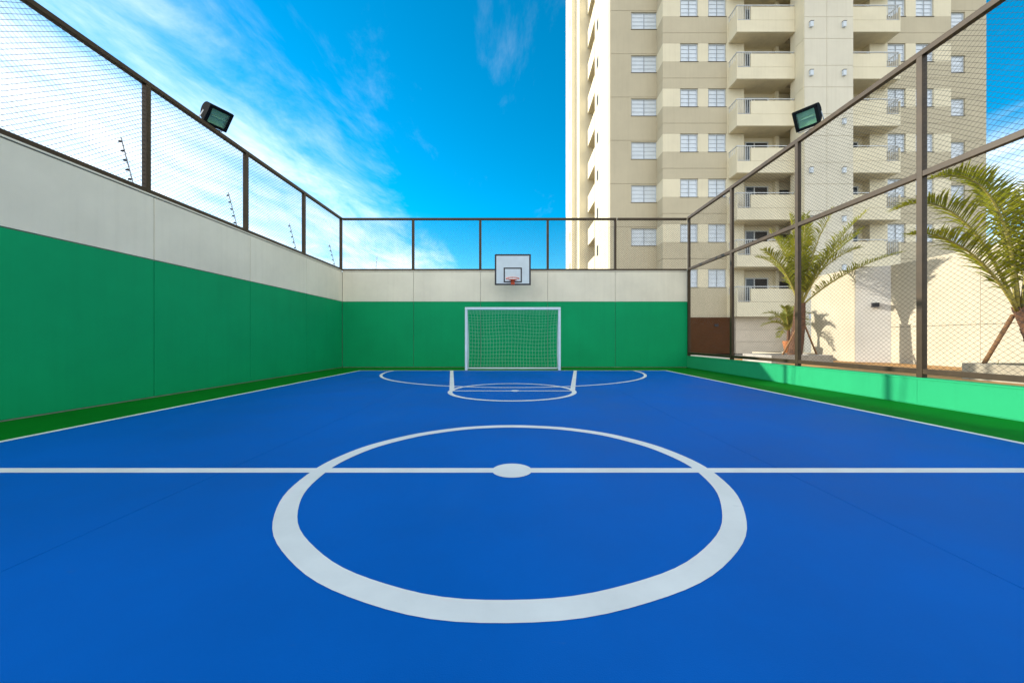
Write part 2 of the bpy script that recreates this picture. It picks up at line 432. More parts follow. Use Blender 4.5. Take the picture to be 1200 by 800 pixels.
ZTR = 5.145
FL = XL-0.03
lf = empty('mesh_fence', (FL, 5, ZT), 'brown steel mesh fence standing on top of the left wall', 'fence', 'mesh fences round the court')
fence(lf, 'y', FL, ybay, [(ZT+0.055, 0.07, 0.07), (ZTR, 0.072, 0.084)], ZT+0.02, [(ZT+0.09, ZTR-0.036)], r=0.0025)
FB = YB+0.03
bf = empty('mesh_fence', (0, FB, ZT), 'brown steel mesh fence on top of the end wall behind the backboard', 'fence', 'mesh fences round the court')
MB().box(-5.99, FB-0.04, ZTR-0.037, -3.591, FB+0.04, ZTR+0.033).build('top_rail', M['bronze'], bf, bevel=0.005)
MB().box(-5.99, FB-0.03, ZT+0.02, -3.591, FB+0.03, ZT+0.08).build('rail', M['bronze'], bf, bevel=0.005)
m = MB(); wires(m, lambda u, z, s: (u, FB+s*0.0016, z), -5.99, -3.55, ZT+0.08, ZTR-0.036, 0.085, 0.07, 0.0025); m.build('wire_mesh', M['wire'], bf)
fence(bf, 'x', FB, [-3.55, -1.22, 1.12, 3.46], [(ZT+0.05, 0.06, 0.06), (ZTR-0.002, 0.07, 0.08)], ZT+0.018, [(ZT+0.08, ZTR-0.036)], r=0.0025)
# closing bay to the right corner
MB().box(3.54, FB-0.04, ZTR-0.037, 5.94, FB+0.04, ZTR+0.033).build('top_rail', M['bronze'], bf, bevel=0.005)
MB().box(3.50, FB-0.03, ZT+0.02, 5.94, FB+0.03, ZT+0.08).build('rail', M['bronze'], bf, bevel=0.005)
m = MB(); wires(m, lambda u, z, s: (u, FB+s*0.0016, z), 3.5, 5.94, ZT+0.08, ZTR-0.036, 0.085, 0.07, 0.0025); m.build('wire_mesh', M['wire'], bf)
FR = XR+0.04
yr = [12.84, 10.29, 7.885, 5.485, 3.085, 0.685, -1.7]
rf = empty('mesh_fence', (FR, 5, 0.4), 'tall brown steel mesh fence with a middle rail on the low green wall', 'fence', 'mesh fences round the court')
fence(rf, 'y', FR, yr, [(0.495, 0.075, 0.07), (3.39, 0.085, 0.075), (5.165, 0.085, 0.085)], 0.404, [(0.53, 3.35), (3.43, 5.125)], r=0.0018)

# electric fence rods on the outside of the walls
def rod():
    root = empty('insulator_rod', (0,0,0))
    MB().tube([(0,0,-0.25), (0,0,0.02), (-0.20,0,0.78)], 0.010, 6).build('rod', M['galv'], root)
    for k in range(5):
        t = 0.12 + 0.2*k; x, z = -0.2*t*0.98, 0.02+0.76*t
        MB().tube([(x,-0.0,z), (x-0.02,-0.012,z-0.004), (x-0.042,-0.022,z-0.009)], [0.012, 0.019, 0.011], 8).build('insulator', M['black'], root)
    return root
r0 = rod()
rods = [(-6.16, 6.0, 'electric fence rod behind the first left fence post from the camera'),
        (-6.16, 8.24, 'electric fence rod behind the second left fence post from the camera'),
        (-6.16, 10.47, 'electric fence rod behind the third left fence post from the camera'),
        (-6.16, 12.72, 'electric fence rod in the left rear corner of the court'),
        ]
for i, (x, y, lab) in enumerate(rods):
    o = r0 if i == 0 else copy_tree(r0)
    o.location = (x, y, ZT+0.1); tag(o, lab, 'rod', 'electric fence rods on the walls')
o = copy_tree(r0); o.location = (-5.0, 13.25, ZT-0.15); o.rotation_euler = (0, 0, R(-90))
tag(o, 'small electric fence rod beyond the end wall, seen through its leftmost mesh bay', 'rod', 'electric fence rods on the walls')

# ------------------------------------------------------------------ floodlights
def floodlight():
    root = empty('floodlight', (0,0,0))
    W, H = 0.205, 0.20
    hb = MB()
    prof = [(-0.02, H-0.015)]
    n = 10
    for k in range(n+1):
        t = math.pi*k/n; prof.append((-0.10-0.17*math.sin(t), 0.175*math.cos(t)))
    prof.append((-0.02, -H+0.015))
    b = len(hb.v); k = len(prof)
    for x in (-W+0.02, W-0.02):
        for y, z in prof: hb.v.append((x, y, z))
    for i in range(k-1): hb.f.append((b+i, b+i+1, b+k+i+1, b+k+i))
    hb.f.append(tuple(b+i for i in reversed(range(k)))); hb.f.append(tuple(b+k+i for i in range(k)))
    hb.build('housing', M['housing'], root)
    fr = MB(); t = 0.055
    fr.box(-W, -0.02, H-t, W, 0.035, H); fr.box(-W, -0.02, -H, W, 0.035, -H+t)
    fr.box(-W, -0.02, -H+t, -W+t, 0.035, H-t); fr.box(W-t, -0.02, -H+t, W, 0.035, H-t)
    f = fr.build('front_frame', M['housing'], root, bevel=0.004)
    for sx_ in (-1, 1):
        for sz in (-1, 1):
            MB().box(sx_*(W-0.03)-0.012, 0.036, sz*(H-0.03)-0.012, sx_*(W-0.03)+0.012, 0.043, sz*(H-0.03)+0.012).build('screw', M['housing'], f)
    rm = MB(); n = 12                                     # curved reflector behind the glass
    pr = [(-0.017 + 0.03*math.cos(math.pi*q/n)**2, 0.15*math.cos(math.pi*q/n)) for q in range(n+1)]
    for q in range(n):
        (y0, z0), (y1, z1) = pr[q], pr[q+1]
        rm.quad((-W+t+0.01, y0, z0), (W-t-0.01, y0, z0), (W-t-0.01, y1, z1), (-W+t+0.01, y1, z1))
    rm.build('reflector', M['chrome'], root, smooth=True)
    MB().tube([(-0.11, 0.006, 0), (0.11, 0.006, 0)], 0.012, 8).build('lamp_tube', M['alu'], root)
    MB().box(-W+t, 0.026, -H+t, W-t, 0.030, H-t).build('glass', M['lampglass'], root)
    yk = MB()
    for s in (-1, 1): yk.bar((s*(W+0.012), -0.09, 0.0), (s*(W+0.012), -0.16, -0.27), 0.006, 0.035, (0,1,0))
    yk.bar((-W-0.015, -0.16, -0.272), (W+0.015, -0.16, -0.272), 0.04, 0.006)
    yk.build('yoke', M['galv'], root)
    MB().tube([(0.05, -0.27, -0.02), (0.05, -0.36, -0.04), (0.05, -0.40, -0.16), (0.05, -0.34, -0.26)], 0.010, 6).build('cable', M['black'], root)
    MB().lathe([(0.03, -0.03), (0.03, 0.03)], 10, (0.05, -0.27, -0.02)).build('cable_gland', M['housing'], root)
    return root
fl = floodlight()
fr_ = copy_tree(fl)
for o, loc, d, lab in ((fl, (FL+0.10, 7.42, ZTR+0.23), (0.66, -0.30, -0.69), 'black floodlight clamped on the top rail of the left fence'),
                       (fr_, (FR-0.16, 7.45, 5.165+0.23), (-0.62, -0.45, -0.64), 'black floodlight clamped on the top rail of the right fence')):
    o.location = loc
    o.rotation_euler = Vector(d).to_track_quat('Y', 'Z').to_euler()
    tag(o, lab, 'floodlight', 'floodlights over the court')

# ------------------------------------------------------------------ goal
gx0, gx1, gy, gz = -1.575, 1.415, 11.63, 1.975
g = empty('goal', ((gx0+gx1)/2, gy, 0), 'white futsal goal with a net on the far base line', 'goal')
P = 0.08
for x in (gx0, gx1-P): MB().box(x, gy-P/2, 0.006, x+P, gy+P/2, gz-P).build('post', M['goalw'], g, bevel=0.012)
MB().box(gx0, gy-P/2, gz-P, gx1, gy+P/2, gz).build('crossbar', M['goalw'], g, bevel=0.012)
prof = [(gy+0.03, 1.90), (gy+0.20, 1.78), (gy+0.36, 1.45), (gy+0.46, 1.0), (gy+0.50, 0.5), (gy+0.52, 0.03)]
for x in (gx0+P/2, gx1-P/2):
    MB().tube([(x, y, z) for y, z in prof], 0.017, 8).build('side_brace', M['goalw'], g, smooth=True)
    MB().tube([(x, gy, 0.03), (x, gy+0.52, 0.03)], 0.02, 8).build('ground_bar', M['goalw'], g)
MB().tube([(gx0+P/2, gy+0.52, 0.03), (gx1-P/2, gy+0.52, 0.03)], 0.026, 8).build('ground_bar', M['goalw'], g)
def profpt(t):
    s = t*(len(prof)-1); i = min(int(s), len(prof)-2); f = s-i
    return prof[i][0]*(1-f)+prof[i+1][0]*f, prof[i][1]*(1-f)+prof[i+1][1]*f
nm = MB(); nu, nv = 29, 20; grid = []
for i in range(nu+1):
    row = []
    for j in range(nv+1):
        u, v = i/nu, j/nv
        y, z = profpt(v); x = gx0+P/2 + (gx1-gx0-P)*u
        e = math.sin(math.pi*u)*math.sin(math.pi*v)
        pinch = math.sin(math.pi*v)*0.05*(1 if u < .5 else -1)*abs(1-2*u)**2
        row.append((x + pinch + 0.02*e*math.sin(9*v+5*u) + random.uniform(-.006, .006),
                    y + 0.09*e*math.sin(3+4*u), z - 0.05*e*(1+math.sin(6*u+2)) + random.uniform(-.006, .006)*e))
    grid.append(row)
for i in range(nu+1): nm.tube(grid[i], 0.0019, 3, cap=False)
for j in range(nv+1): nm.tube([grid[i][j] for i in range(nu+1)], 0.0019, 3, cap=False)
for x, s in ((gx0+P/2, 1), (gx1-P/2, -1)):              # side nets
    for j in range(1, nv):
        y, z = profpt(j/nv); nm.tube([(x, gy, z), (x+s*0.02, (gy+y)/2, z-0.02), (x, y, z)], 0.0019, 3, cap=False)
    for k in range(1, 5):
        yy = gy + 0.52*k/5; zs = [zz for q in range(40) for yv, zz in [profpt(q/39)] if yv >= yy]
        if zs: nm.tube([(x, yy, max(zs)), (x+s*0.02, yy, max(zs)/2), (x, yy, 0.04)], 0.0019, 3, cap=False)
nm.build('net', M['net'], g)

# ------------------------------------------------------------------ basketball backboard
by = 12.0; bx0, bx1 = -0.665, 0.495; bz0, bz1 = 2.72, 3.715; bxc = (bx0+bx1)/2
bb = empty('basketball_hoop', (bxc, YB, 3.0), 'wall mounted basketball backboard with orange rim above the goal', 'hoop')
pn = MB().box(bx0, by, bz0, bx1, by+0.03, bz1).build('backboard', M['board'], bb, bevel=0.004)
def frame(m, x0, x1, z0, z1, w, y):
    m.box(x0, y-0.003, z1-w, x1, y, z1); m.box(x0, y-0.003, z0, x1, y, z0+w)
    m.box(x0, y-0.003, z0+w, x0+w, y, z1-w); m.box(x1-w, y-0.003, z0+w, x1, y, z1-w)
m = MB(); frame(m, bx0-0.002, bx1+0.002, bz0-0.002, bz1+0.002, 0.052, by-0.001); m.build('border', M['black'], pn)
m = MB(); frame(m, bxc-0.295, bxc+0.295, bz0+0.085, bz0+0.565, 0.042, by-0.001); m.build('target_square', M['black'], pn)
rz = bz0+0.155; rr = 0.205; ryc = by-0.15-rr
m = MB(); m.tube([(bxc+rr*math.cos(R(k*10)), ryc+rr*math.sin(R(k*10)), rz) for k in range(36)], 0.012, 8, closed=True)
rim = m.build('rim', M['orange'], bb, smooth=True)
m = MB(); m.box(bxc-0.075, by-0.16, rz-0.006, bxc+0.075, by-0.005, rz+0.006)
m.box(bxc-0.06, by-0.016, rz-0.14, bxc+0.06, by-0.005, rz-0.006)
for s in (-1, 1): m.bar((bxc+s*0.05, by-0.15, rz-0.01), (bxc+s*0.035, by-0.012, rz-0.13), 0.010, 0.014); m.bar((bxc+s*0.07, by-0.012, rz), (bxc+s*0.15, ryc+0.13, rz), 0.014, 0.014)
m.build('rim_bracket', M['orange'], bb)
m = MB()
for k in range(10): t = R(k*36+18); m.tube([(bxc+rr*math.cos(t), ryc+rr*math.sin(t), rz-0.008), (bxc+0.97*rr*math.cos(t), ryc+0.97*rr*math.sin(t), rz-0.035)], 0.004, 4)
m.build('net_hook', M['orange'], rim)
for s in (-1, 1):
    for z in (bz0+0.42, ZT-0.06):
        MB().bar((bxc+s*0.34, by+0.03, z), (bxc+s*0.34, YB-0.012, z), 0.05, 0.05).build('support_arm', M['bronze'], bb)
    MB().bar((bxc+s*0.34, by+0.08, ZT-0.1), (bxc+s*0.34, YB-0.02, bz0+0.45), 0.04, 0.04).build('support_arm', M['bronze'], bb)
    MB().box(bxc+s*0.34-0.05, YB-0.012, bz0+0.36, bxc+s*0.34+0.05, YB-0.001, ZT-0.03).build('wall_plate', M['bronze'], bb)
    MB().box(bxc+s*0.34-0.03, by+0.03, bz0+0.05, bxc+s*0.34+0.03, by+0.07, bz1-0.05).build('back_stiffener', M['bronze'], bb)

# ------------------------------------------------------------------ apartment tower
tw = empty('apartment_tower', (18.1, 24, 0), 'tall cream and khaki apartment tower with stacked balconies behind the fence', 'building')
XC = 18.1; FP = 2.8; Z0 = 4.22; WH = 1.12; HT = 46.0
mir = lambda x: 2*XC - x
def bx(name, mt, x0, y0, z0, x1, y1, z1, parent=tw, bevel=0): return MB().box(x0, y0, z0, x1, y1, z1).build(name, mt, parent, bevel=bevel)
bx('main_block', M['cream'], 6.13, 24.62, 0.1, 30.3, 28.7, HT)
bx('rear_block', M['cream'], 7.4, 28.7, 0.1, 29.0, 40.0, HT)
# left flank: stepped blocks behind
bx('flank_step', M['cream'], 5.47, 31.8, 0.1, 7.39, 33.1, HT)
bx('flank_step', M['cream'], 5.02, 33.1, 0.1, 7.39, 37.0, HT)
bx('flank_pipe', M['towerw'], 5.40, 32.9, 0.1, 5.46, 33.09, HT)
# window prototype: frame, two ribbed shutters, sill
def window(w, h):
    fr = MB(); t = 0.045
    fr.box(0, 0, 0, w, 0.06, t); fr.box(0, 0, h-t, w, 0.06, h); fr.box(0, 0, t, t, 0.06, h-t); fr.box(w-t, 0, t, w, 0.06, h-t)
    fm = fr.mesh('window'); fm.materials.append(M['alu'])
    sm = MB(); sw = (w-2*t)/2; n = 4; hh = (h-2*t)/n
    for k in range(n):                                    # slanted broad louvres, upper edge set back
        z0 = k*hh; z1 = z0+hh-0.012
        sm.quad((0.03, 0.004, z0), (sw-0.03, 0.004, z0), (sw-0.03, 0.03, z1), (0.03, 0.03, z1))
        sm.quad((0.03, 0.004, z0), (0.03, 0.03, z0-0.004), (sw-0.03, 0.03, z0-0.004), (sw-0.03, 0.004, z0))
    sm.box(0, 0.034, 0, sw, 0.045, h-2*t)
    sm.box(0.012, -0.02, 0, 0.03, 0.034, h-2*t); sm.box(sw-0.03, -0.02, 0, sw-0.012, 0.034, h-2*t)
    s_ = sm.mesh('shutter'); s_.materials.append(M['shutter'])
    sl = MB().box(-0.02, -0.10, -0.03, w+0.02, 0.04, -0.004).mesh('window_sill'); sl.materials.append(M['sill'])
    return fm, s_, sl, t, sw
stile = MB().box(-0.012, -0.018, 0, 0.012, 0.034, WH-0.09).mesh('meeting_stile'); stile.materials.append(M['sill'])
def put_window(ws, x, y, z):
    fm, s_, sl, t, sw = ws
    o = place('window', fm, tw, (x, y, z))
    place('shutter', s_, o, (x+t, y+0.008, z+t)); place('shutter', s_, o, (x+t+sw, y+0.014, z+t)); place('meeting_stile', stile, o, (x+t+sw, y, z+t)); place('window_sill', sl, o, (x, y, z))
wB = window(1.11, WH); wA = window(1.68, WH)
NF = 8
for side in (0, 1):
    fx = (lambda x: x) if side == 0 else mir
    # ---- plane B: cream window bands and khaki spandrels
    bwin = [(10.23, 11.34), (11.97, 13.09)]
    piers = [(9.15, 10.23), (11.34, 11.97), (13.09, 14.2)]
    for k in range(NF):
        z = Z0 + FP*k
        for a, b in piers: bx('pier', M['cream'], fx(a), 23.1, z, fx(b), 24.6, z+WH)
        for a, b in bwin:
            bx('window_recess', M['cream'], fx(a), 23.28, z, fx(b), 24.6, z+WH)
            put_window(wB, min(fx(a), fx(b)), 23.17, z)
        zs = z + WH
        bx('spandrel', M['khaki'], fx(9.15), 23.1, zs+0.012, fx(13.13), 24.6, zs+0.64)
        bx('spandrel', M['khaki'], fx(9.15), 23.1, zs+0.66, fx(13.13), 24.6, z+FP-0.002)
        bx('pier', M['cream'], fx(13.14), 23.1, zs+0.002, fx(14.2), 24.6, z+FP-0.002)
    bx('upper_wall', M['khaki'], fx(9.15), 23.1, Z0+FP*NF, fx(14.2), 24.6, HT)
    bx('spandrel', M['khaki'], fx(9.15), 23.1, 2.34, fx(13.13), 24.6, Z0-0.003)
    bx('pier', M['cream'], fx(13.14), 23.1, 0.1, fx(14.2), 24.6, Z0-0.003)
    # ---- plane A
    dx = 0.0 if side == 0 else 0.42
    ax0, ax1 = 7.50-dx, 9.18-dx
    e0 = 6.13 if side == 0 else 5.7
    for k in range(NF):
        z = Z0 + FP*k + 0.03
        bx('pier', M['khaki'], fx(e0), 24.1, z, fx(ax0), 24.6, z+WH)
        if ax1 < 9.149: bx('pier', M['khaki'], fx(ax1), 24.1, z, fx(9.15), 24.6, z+WH)
        bx('window_recess', M['khaki'], fx(ax0), 24.28, z, fx(ax1), 24.6, z+WH)
        put_window(wA, min(fx(ax0), fx(ax1)), 24.17, z)
        bx('spandrel', M['khaki'], fx(e0), 24.1, z+WH+0.10, fx(9.15), 24.6, z+FP-0.001)
        bx('lintel', M['khaki'], fx(e0), 24.1, z+WH+0.001, fx(9.15), 24.6, z+WH+0.08)
    bx('upper_wall', M['khaki'], fx(e0), 24.1, Z0+FP*NF+0.03, fx(9.15), 24.6, HT)
    bx('ground_wall', M['khaki'], fx(e0), 24.1, 0.1, fx(9.15), 24.6, Z0+0.028)
    # ---- balconies
    for k in range(NF):
        zb = 2.52 + FP*k if k else 2.34
        zt = 2.52 + FP*k + 1.49; zmid = zt - 0.80
        X0, X1 = 13.22, 16.68; Y0, Y1 = 22.2, 23.09; tk = 0.12
        ba = bx('balcony', M['cream'], fx(X0), Y0, zb, fx(X1), Y0+tk, zmid)             # lower band of the parapet
        bx('parapet', M['cream'], fx(X0+0.84), Y0, zmid+0.012, fx(X1), Y0+tk, zt, ba)
        bx('parapet', M['cream'], fx(X0), Y0+tk+0.001, zb, fx(X0+tk), Y1, zt-0.25, ba)
        bx('parapet', M['cream'], fx(X0), Y0, zmid+0.001, fx(X0+0.05), Y0+tk-0.001, zt, ba)
        bx('slab', M['ceil'], fx(X0+tk+0.001), Y0+tk+0.001, zb+0.002, fx(16.69), Y1, zb+0.24, ba)
        bx('slab', M['ceil'], fx(14.21), Y1+0.001, zb+0.002, fx(17.58), 24.61, zb+0.24, ba)
        m = MB(); zr = zt + 0.13
        m.bar((fx(X0+0.03), Y0+0.06, zr), (fx(X1-0.01), Y0+0.06, zr), 0.045, 0.045)
        m.bar((fx(X0+0.03), Y0+0.06, zr), (fx(X0+0.03), Y1, zr), 0.045, 0.045)
        for xx in (X0+0.88, X0+1.9, X1-0.1): m.bar((fx(xx), Y0+0.06, zt-0.01), (fx(xx), Y0+0.06, zr), 0.03, 0.03, (0,1,0))
        for q in range(7):
            xx = X0+0.10+q*0.115; m.bar((fx(xx), Y0+0.06, zmid-0.01), (fx(xx), Y0+0.06, zr), 0.02, 0.03, (0,1,0))
        m.bar((fx(X0+0.05), Y0+0.06, zmid+0.07), (fx(X0+0.83), Y0+0.06, zmid+0.07), 0.03, 0.03)
        for q in range(5):
            yy = Y0+0.2+q*0.17; m.bar((fx(X0+0.05), yy, zt-0.26), (fx(X0+0.05), yy, zr), 0.02, 0.02, (0,1,0))
        m.build('railing', M['alu'], ba)
        # sliding door in the back wall of the recess
        bx('recess_wall', M['cream'], fx(14.21), 23.56, zb+0.241, fx(17.58), 24.61, zb+FP+0.17)
        d0 = 14.52; yo = -1.06
        dr = MB(); zz = zb+0.24; dh = 2.22
        dr.box(fx(d0), 23.52, zz, fx(d0+0.07), 23.557, zz+dh); dr.box(fx(d0+0.55), 23.52, zz, fx(d0+0.62), 23.557, zz+dh)
        dr.box(fx(d0+1.4), 23.52, zz, fx(d0+1.47), 23.557, zz+dh); dr.box(fx(d0), 23.515, zz+dh+0.001, fx(d0+1.47), 23.557, zz+dh+0.07)
        do = dr.build('sliding_door', M['alu'], tw)
        bx('pane', M['glass'], fx(d0+0.07), 23.535, zz+0.002, fx(d0+0.55), 23.55, zz+dh, do)
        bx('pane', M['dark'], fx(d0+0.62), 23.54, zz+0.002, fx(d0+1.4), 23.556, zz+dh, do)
        bx('recess_column', M['cream'], fx(16.30), 23.30, zb+0.24, fx(16.52), 23.555, zb+FP if k else zb+FP+0.16)
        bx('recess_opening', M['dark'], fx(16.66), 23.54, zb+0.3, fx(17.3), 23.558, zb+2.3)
    bx('ground_wall', M['brownw' if side == 0 else 'cream'], fx(10.6), 22.9, 0.1, fx(13.42), 23.09, 2.335)
# central pale shaft with cladding panels
CX_0, CX_1 = 16.7, 19.53
bx('central_shaft', M['cream'], CX_0, 21.53, 0.1, CX_1, 22.6, HT)
bx('recess_divider', M['cream'], 17.6, 22.601, 0.1, 18.6, 24.61, HT)
for k in range(NF+1):
    z = 1.55 + FP*k
    for a, b in ((CX_0, 18.0), (18.0, CX_1)):
        bx('cladding_panel', M['towerw'], a+0.01, 21.5, z+0.01, b-0.01, 21.529, z+1.25-0.01)
        bx('cladding_panel', M['towerw'], a+0.01, 21.5, z+1.25+0.01, b-0.01, 21.529, z+FP-0.01)
    # side reveals of the shaft
    bx('cladding_panel', M['cream'], CX_0-0.018, 21.531, z+0.01, CX_0-0.001, 22.19, z+FP-0.01)
    for x in (17.06, 18.95):
        lo = bx('wall_lamp', M['shutter'], x-0.085, 21.38, z+0.62, x+0.085, 21.499, z+0.92)
        bx('lamp_hood', M['sill'], x-0.10, 21.36, z+0.925, x+0.10, 21.499, z+0.94, lo)
bx('cladding_panel', M['towerw'], CX_0+0.01, 21.5, 0.1, CX_1-0.01, 21.529, 1.545)
# garage doors under the balconies
for k in range(3):
    bx('garage_door_panel', M['garage'], 13.44, 22.7, 0.1+k*0.745, 16.69, 22.75, 0.1+k*0.745+0.73)
bx('garage_wall', M['garage'], 13.44, 22.76, 0.1, 16.69, 23.09, 2.335)
bx('ground_wall', M['cream'], 19.54, 22.8, 0.1, 23.05, 23.09, 2.335)
bx('intercom', M['black'], 12.25, 22.86, 1.78, 12.48, 22.899, 1.92)
# left flank: balconies and small windows
for k in range(15):
    z = Z0 + FP*k + 0.1
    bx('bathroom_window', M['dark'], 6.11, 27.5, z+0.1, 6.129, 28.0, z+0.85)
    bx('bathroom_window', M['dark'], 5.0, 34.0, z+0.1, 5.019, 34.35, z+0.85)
    b_ = bx('balcony', M['cream'], 6.14, 28.9, z-1.0, 6.26, 31.6, z+0.35)
    bx('slab', M['ceil'], 6.261, 28.9, z-1.0, 7.39, 31.6, z-0.8, b_)
    bx('parapet', M['cream'], 6.261, 28.9, z-0.799, 7.39, 29.02, z+0.35, b_)
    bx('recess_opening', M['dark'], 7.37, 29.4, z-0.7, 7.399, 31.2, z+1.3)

# ------------------------------------------------------------------ garden wall
gw = empty('garden_wall', (13.5, 12, 0), 'tall cream garden wall with palm shadows behind the planters', 'wall')
GX, GZ, GY = 14.0, 3.73, 13.87
cuts = [GY-0.003, 11.2, 8.4, 5.6, 2.8]
for y1, y0 in zip(cuts[:-1], cuts[1:]):
    MB().box(GX, y0+0.004, 0.1, GX+0.2, y1-0.002, 1.42).build('wall_panel', M['gcream'], gw, bevel=0.004)
    MB().box(GX, y0+0.004, 1.432, GX+0.2, y1-0.002, GZ).build('wall_panel', M['gcream'], gw, bevel=0.004)
MB().box(GX+0.03, 2.8, 0.1, GX+0.17, GY, GZ-0.03).build('wall_core', M['joint'], gw)
m = MB(); X1, Y1_, Ye = 13.22, 14.45, 16.6                 # projecting block; end face angled to catch weak sun, shade tone in its colour
poly = [(X1, Y1_), (GX, GY), (GX+0.2, GY), (GX+0.2, Ye), (X1, Ye)]
n = len(poly)
m.v = [(x, y, 0.1) for x, y in poly] + [(x, y, GZ) for x, y in poly]
m.f = [tuple(reversed(range(n))), tuple(range(n, 2*n))] + [(i, (i+1) % n, n+(i+1) % n, n+i) for i in range(n)]
m.build('projecting_block', M['pale'], gw)
m = MB().box(X1-0.02, Y1_+0.02, 0.1, X1-0.001, Ye, GZ).build('wall_panel', M['gcream'], gw)
lx, ly = X1+0.55*(GX-X1), Y1_+0.55*(GY-Y1_)
nx_ = Vector((-(Y1_-GY), -(GX-X1), 0)).normalized()
m = MB(); m.bar((lx+nx_.x*0.0, ly+nx_.y*0.0, 2.27), (lx+nx_.x*0.22, ly+nx_.y*0.22, 2.27), 0.2, 0.16)
wlmp = m.build('wall_lamp', M['black'], gw)
m = MB(); m.bar((lx+nx_.x*0.01, ly+nx_.y*0.01, 2.18), (lx+nx_.x*0.2, ly+nx_.y*0.2, 2.18), 0.15, 0.015); m.build('diffuser', M['alu'], wlmp)

# ------------------------------------------------------------------ planters, palms, stakes
def planter(x0, y0, x1, y1, h, mt, label, t=0.14):
    p = empty('planter', ((x0+x1)/2, (y0+y1)/2, 0.1), label, 'planter')
    z0 = 0.101
    MB().box(x0, y0, z0, x1, y0+t, h).build('planter_wall', mt, p, bevel=0.008); MB().box(x0, y1-t, z0, x1, y1, h).build('planter_wall', mt, p, bevel=0.008)
    MB().box(x0, y0+t+.001, z0, x0+t, y1-t-.001, h).build('planter_wall', mt, p, bevel=0.008); MB().box(x1-t, y0+t+.001, z0, x1, y1-t-.001, h).build('planter_wall', mt, p, bevel=0.008)
    m = MB(); nx, ny = 8, 8
    for i in range(nx+1):
        for j in range(ny+1):
            m.v.append((x0+t+(x1-x0-2*t)*i/nx, y0+t+(y1-y0-2*t)*j/ny, h-0.06+random.uniform(-.02, .03)))
    for i in range(nx):
        for j in range(ny):
            a = i*(ny+1)+j; m.f.append((a, a+ny+1, a+ny+2, a+1))
    m.build('soil', M['soil'], p, smooth=True)
    return p
planter(9.34, 13.57, 11.6, 15.3, 0.40, M['concrete'], 'pale concrete planter at the foot of the farther tall palm')
planter(11.2, 15.6, 12.62, 17.6, 0.40, M['gcream'], 'low cream planter behind the farther tall palm')
planter(9.8, 3.2, 13.98, 8.17, 0.455, M['gcream'], 'long cream planter against the garden wall at the right edge')

def frond_mesh(base, ctrl, tip, llen, nl, seed, tilt=0.55):
    rnd = random.Random(seed); P0, P1, P2 = Vector(base), Vector(ctrl), Vector(tip)
    bez = lambda t: P0*(1-t)**2 + P1*2*t*(1-t) + P2*t*t
    dbe = lambda t: ((P1-P0)*(1-t) + (P2-P1)*t).normalized()
    rc = MB(); n = 14
    rc.tube([bez(i/n) for i in range(n+1)], [0.032*(1-i/n)**1.2+0.005 for i in range(n+1)], 5)
    lf_ = MB()
    plane = (P1-P0).cross(P2-P0)
    if plane.length < 1e-3: plane = Vector((1,0,0))
    plane.normalize()
    for i in range(nl):
        t = 0.13 + 0.87*(i+rnd.random()*0.5)/nl
        p = bez(t); d = dbe(t); upv = plane.cross(d).normalized()
        if upv.z < 0: upv = -upv
        prof_ = (math.sin(math.pi*min(1, (t-0.08)/0.95)**0.75))**0.6 if t < 0.98 else 0.35
        for s in (-1, 1):
            L = llen*max(0.28, prof_)*rnd.uniform(0.8, 1.08)
            fw = 0.45 + 0.55*t + rnd.uniform(-.15, .15)
            dr = (plane*s*0.8 + upv*(tilt+rnd.uniform(-.25, .25)) + d*fw).normalized()
            side = dr.cross(upv).normalized()*rnd.uniform(0.013, 0.022)
            sag = rnd.uniform(0.08, 0.34)
            a = p; b = p + dr*L*0.5 - Vector((0,0,sag*0.25*L)); c = p + dr*L - Vector((0,0,sag*1.3*L))
            k = len(lf_.v)
            fold = upv*0.006
            lf_.v += [tuple(a-side*.5), tuple(a+side*.5), tuple(b-side-fold), tuple(b+fold*0.5), tuple(b+side-fold), tuple(c)]
            lf_.f += [(k, k+3, k+2), (k, k+1, k+3), (k+1, k+4, k+3), (k+2, k+3, k+5), (k+3, k+4, k+5)]
    return rc, lf_
def palm(root, crown, tips, llen, nl, leafmat, seed0=0):
    for i, (dx, dy, dz, bul, *k) in enumerate(tips):
        k = k[0] if k else 0.32
        tip = (crown[0]+dx, crown[1]+dy, crown[2]+dz)
        ctrl = (crown[0]+dx*k, crown[1]+dy*k, crown[2]+dz*0.75+bul)
        st = (crown[0]+dx*0.03, crown[1]+dy*0.03, crown[2])
        rc, lf_ = frond_mesh(st, ctrl, tip, llen, nl, seed0+i)
        f = rc.build('frond', M['rachis'], root, smooth=True)
        lf_.build('leaflets', leafmat, f)
def trunk_mesh(pts, rads, seed):
    """ringed trunk clad in cut leaf bases"""
    rnd = random.Random(seed); m = MB(); m.tube(pts, rads, 14)
    pv = [Vector(p) for p in pts]; tot = len(pv)-1
    rows = int((pv[-1]-pv[0]).length/0.055)
    for r_ in range(rows):
        s = r_/rows*tot; i = int(s); f = s-i
        p = pv[i].lerp(pv[i+1], f); rad = rads[i]*(1-f)+rads[i+1]*f
        for k in range(9):
            t = 2*math.pi*(k+(r_ % 2)*0.5)/9 + rnd.uniform(-.1, .1)
            o = Vector((math.cos(t), math.sin(t), 0)); sd = Vector((-math.sin(t), math.cos(t), 0))
            q = p + o*rad*0.93; w = 0.05; e = rnd.uniform(0.018, 0.04)
            b = len(m.v)
            m.v += [tuple(q-sd*w), tuple(q+sd*w), tuple(q+sd*w*0.6+o*e+Vector((0,0,.075))), tuple(q-sd*w*0.6+o*e+Vector((0,0,.075))), tuple(q+Vector((0,0,.06)))]
            m.f += [(b, b+1, b+2, b+3), (b+3, b+2, b+4)]
    return m
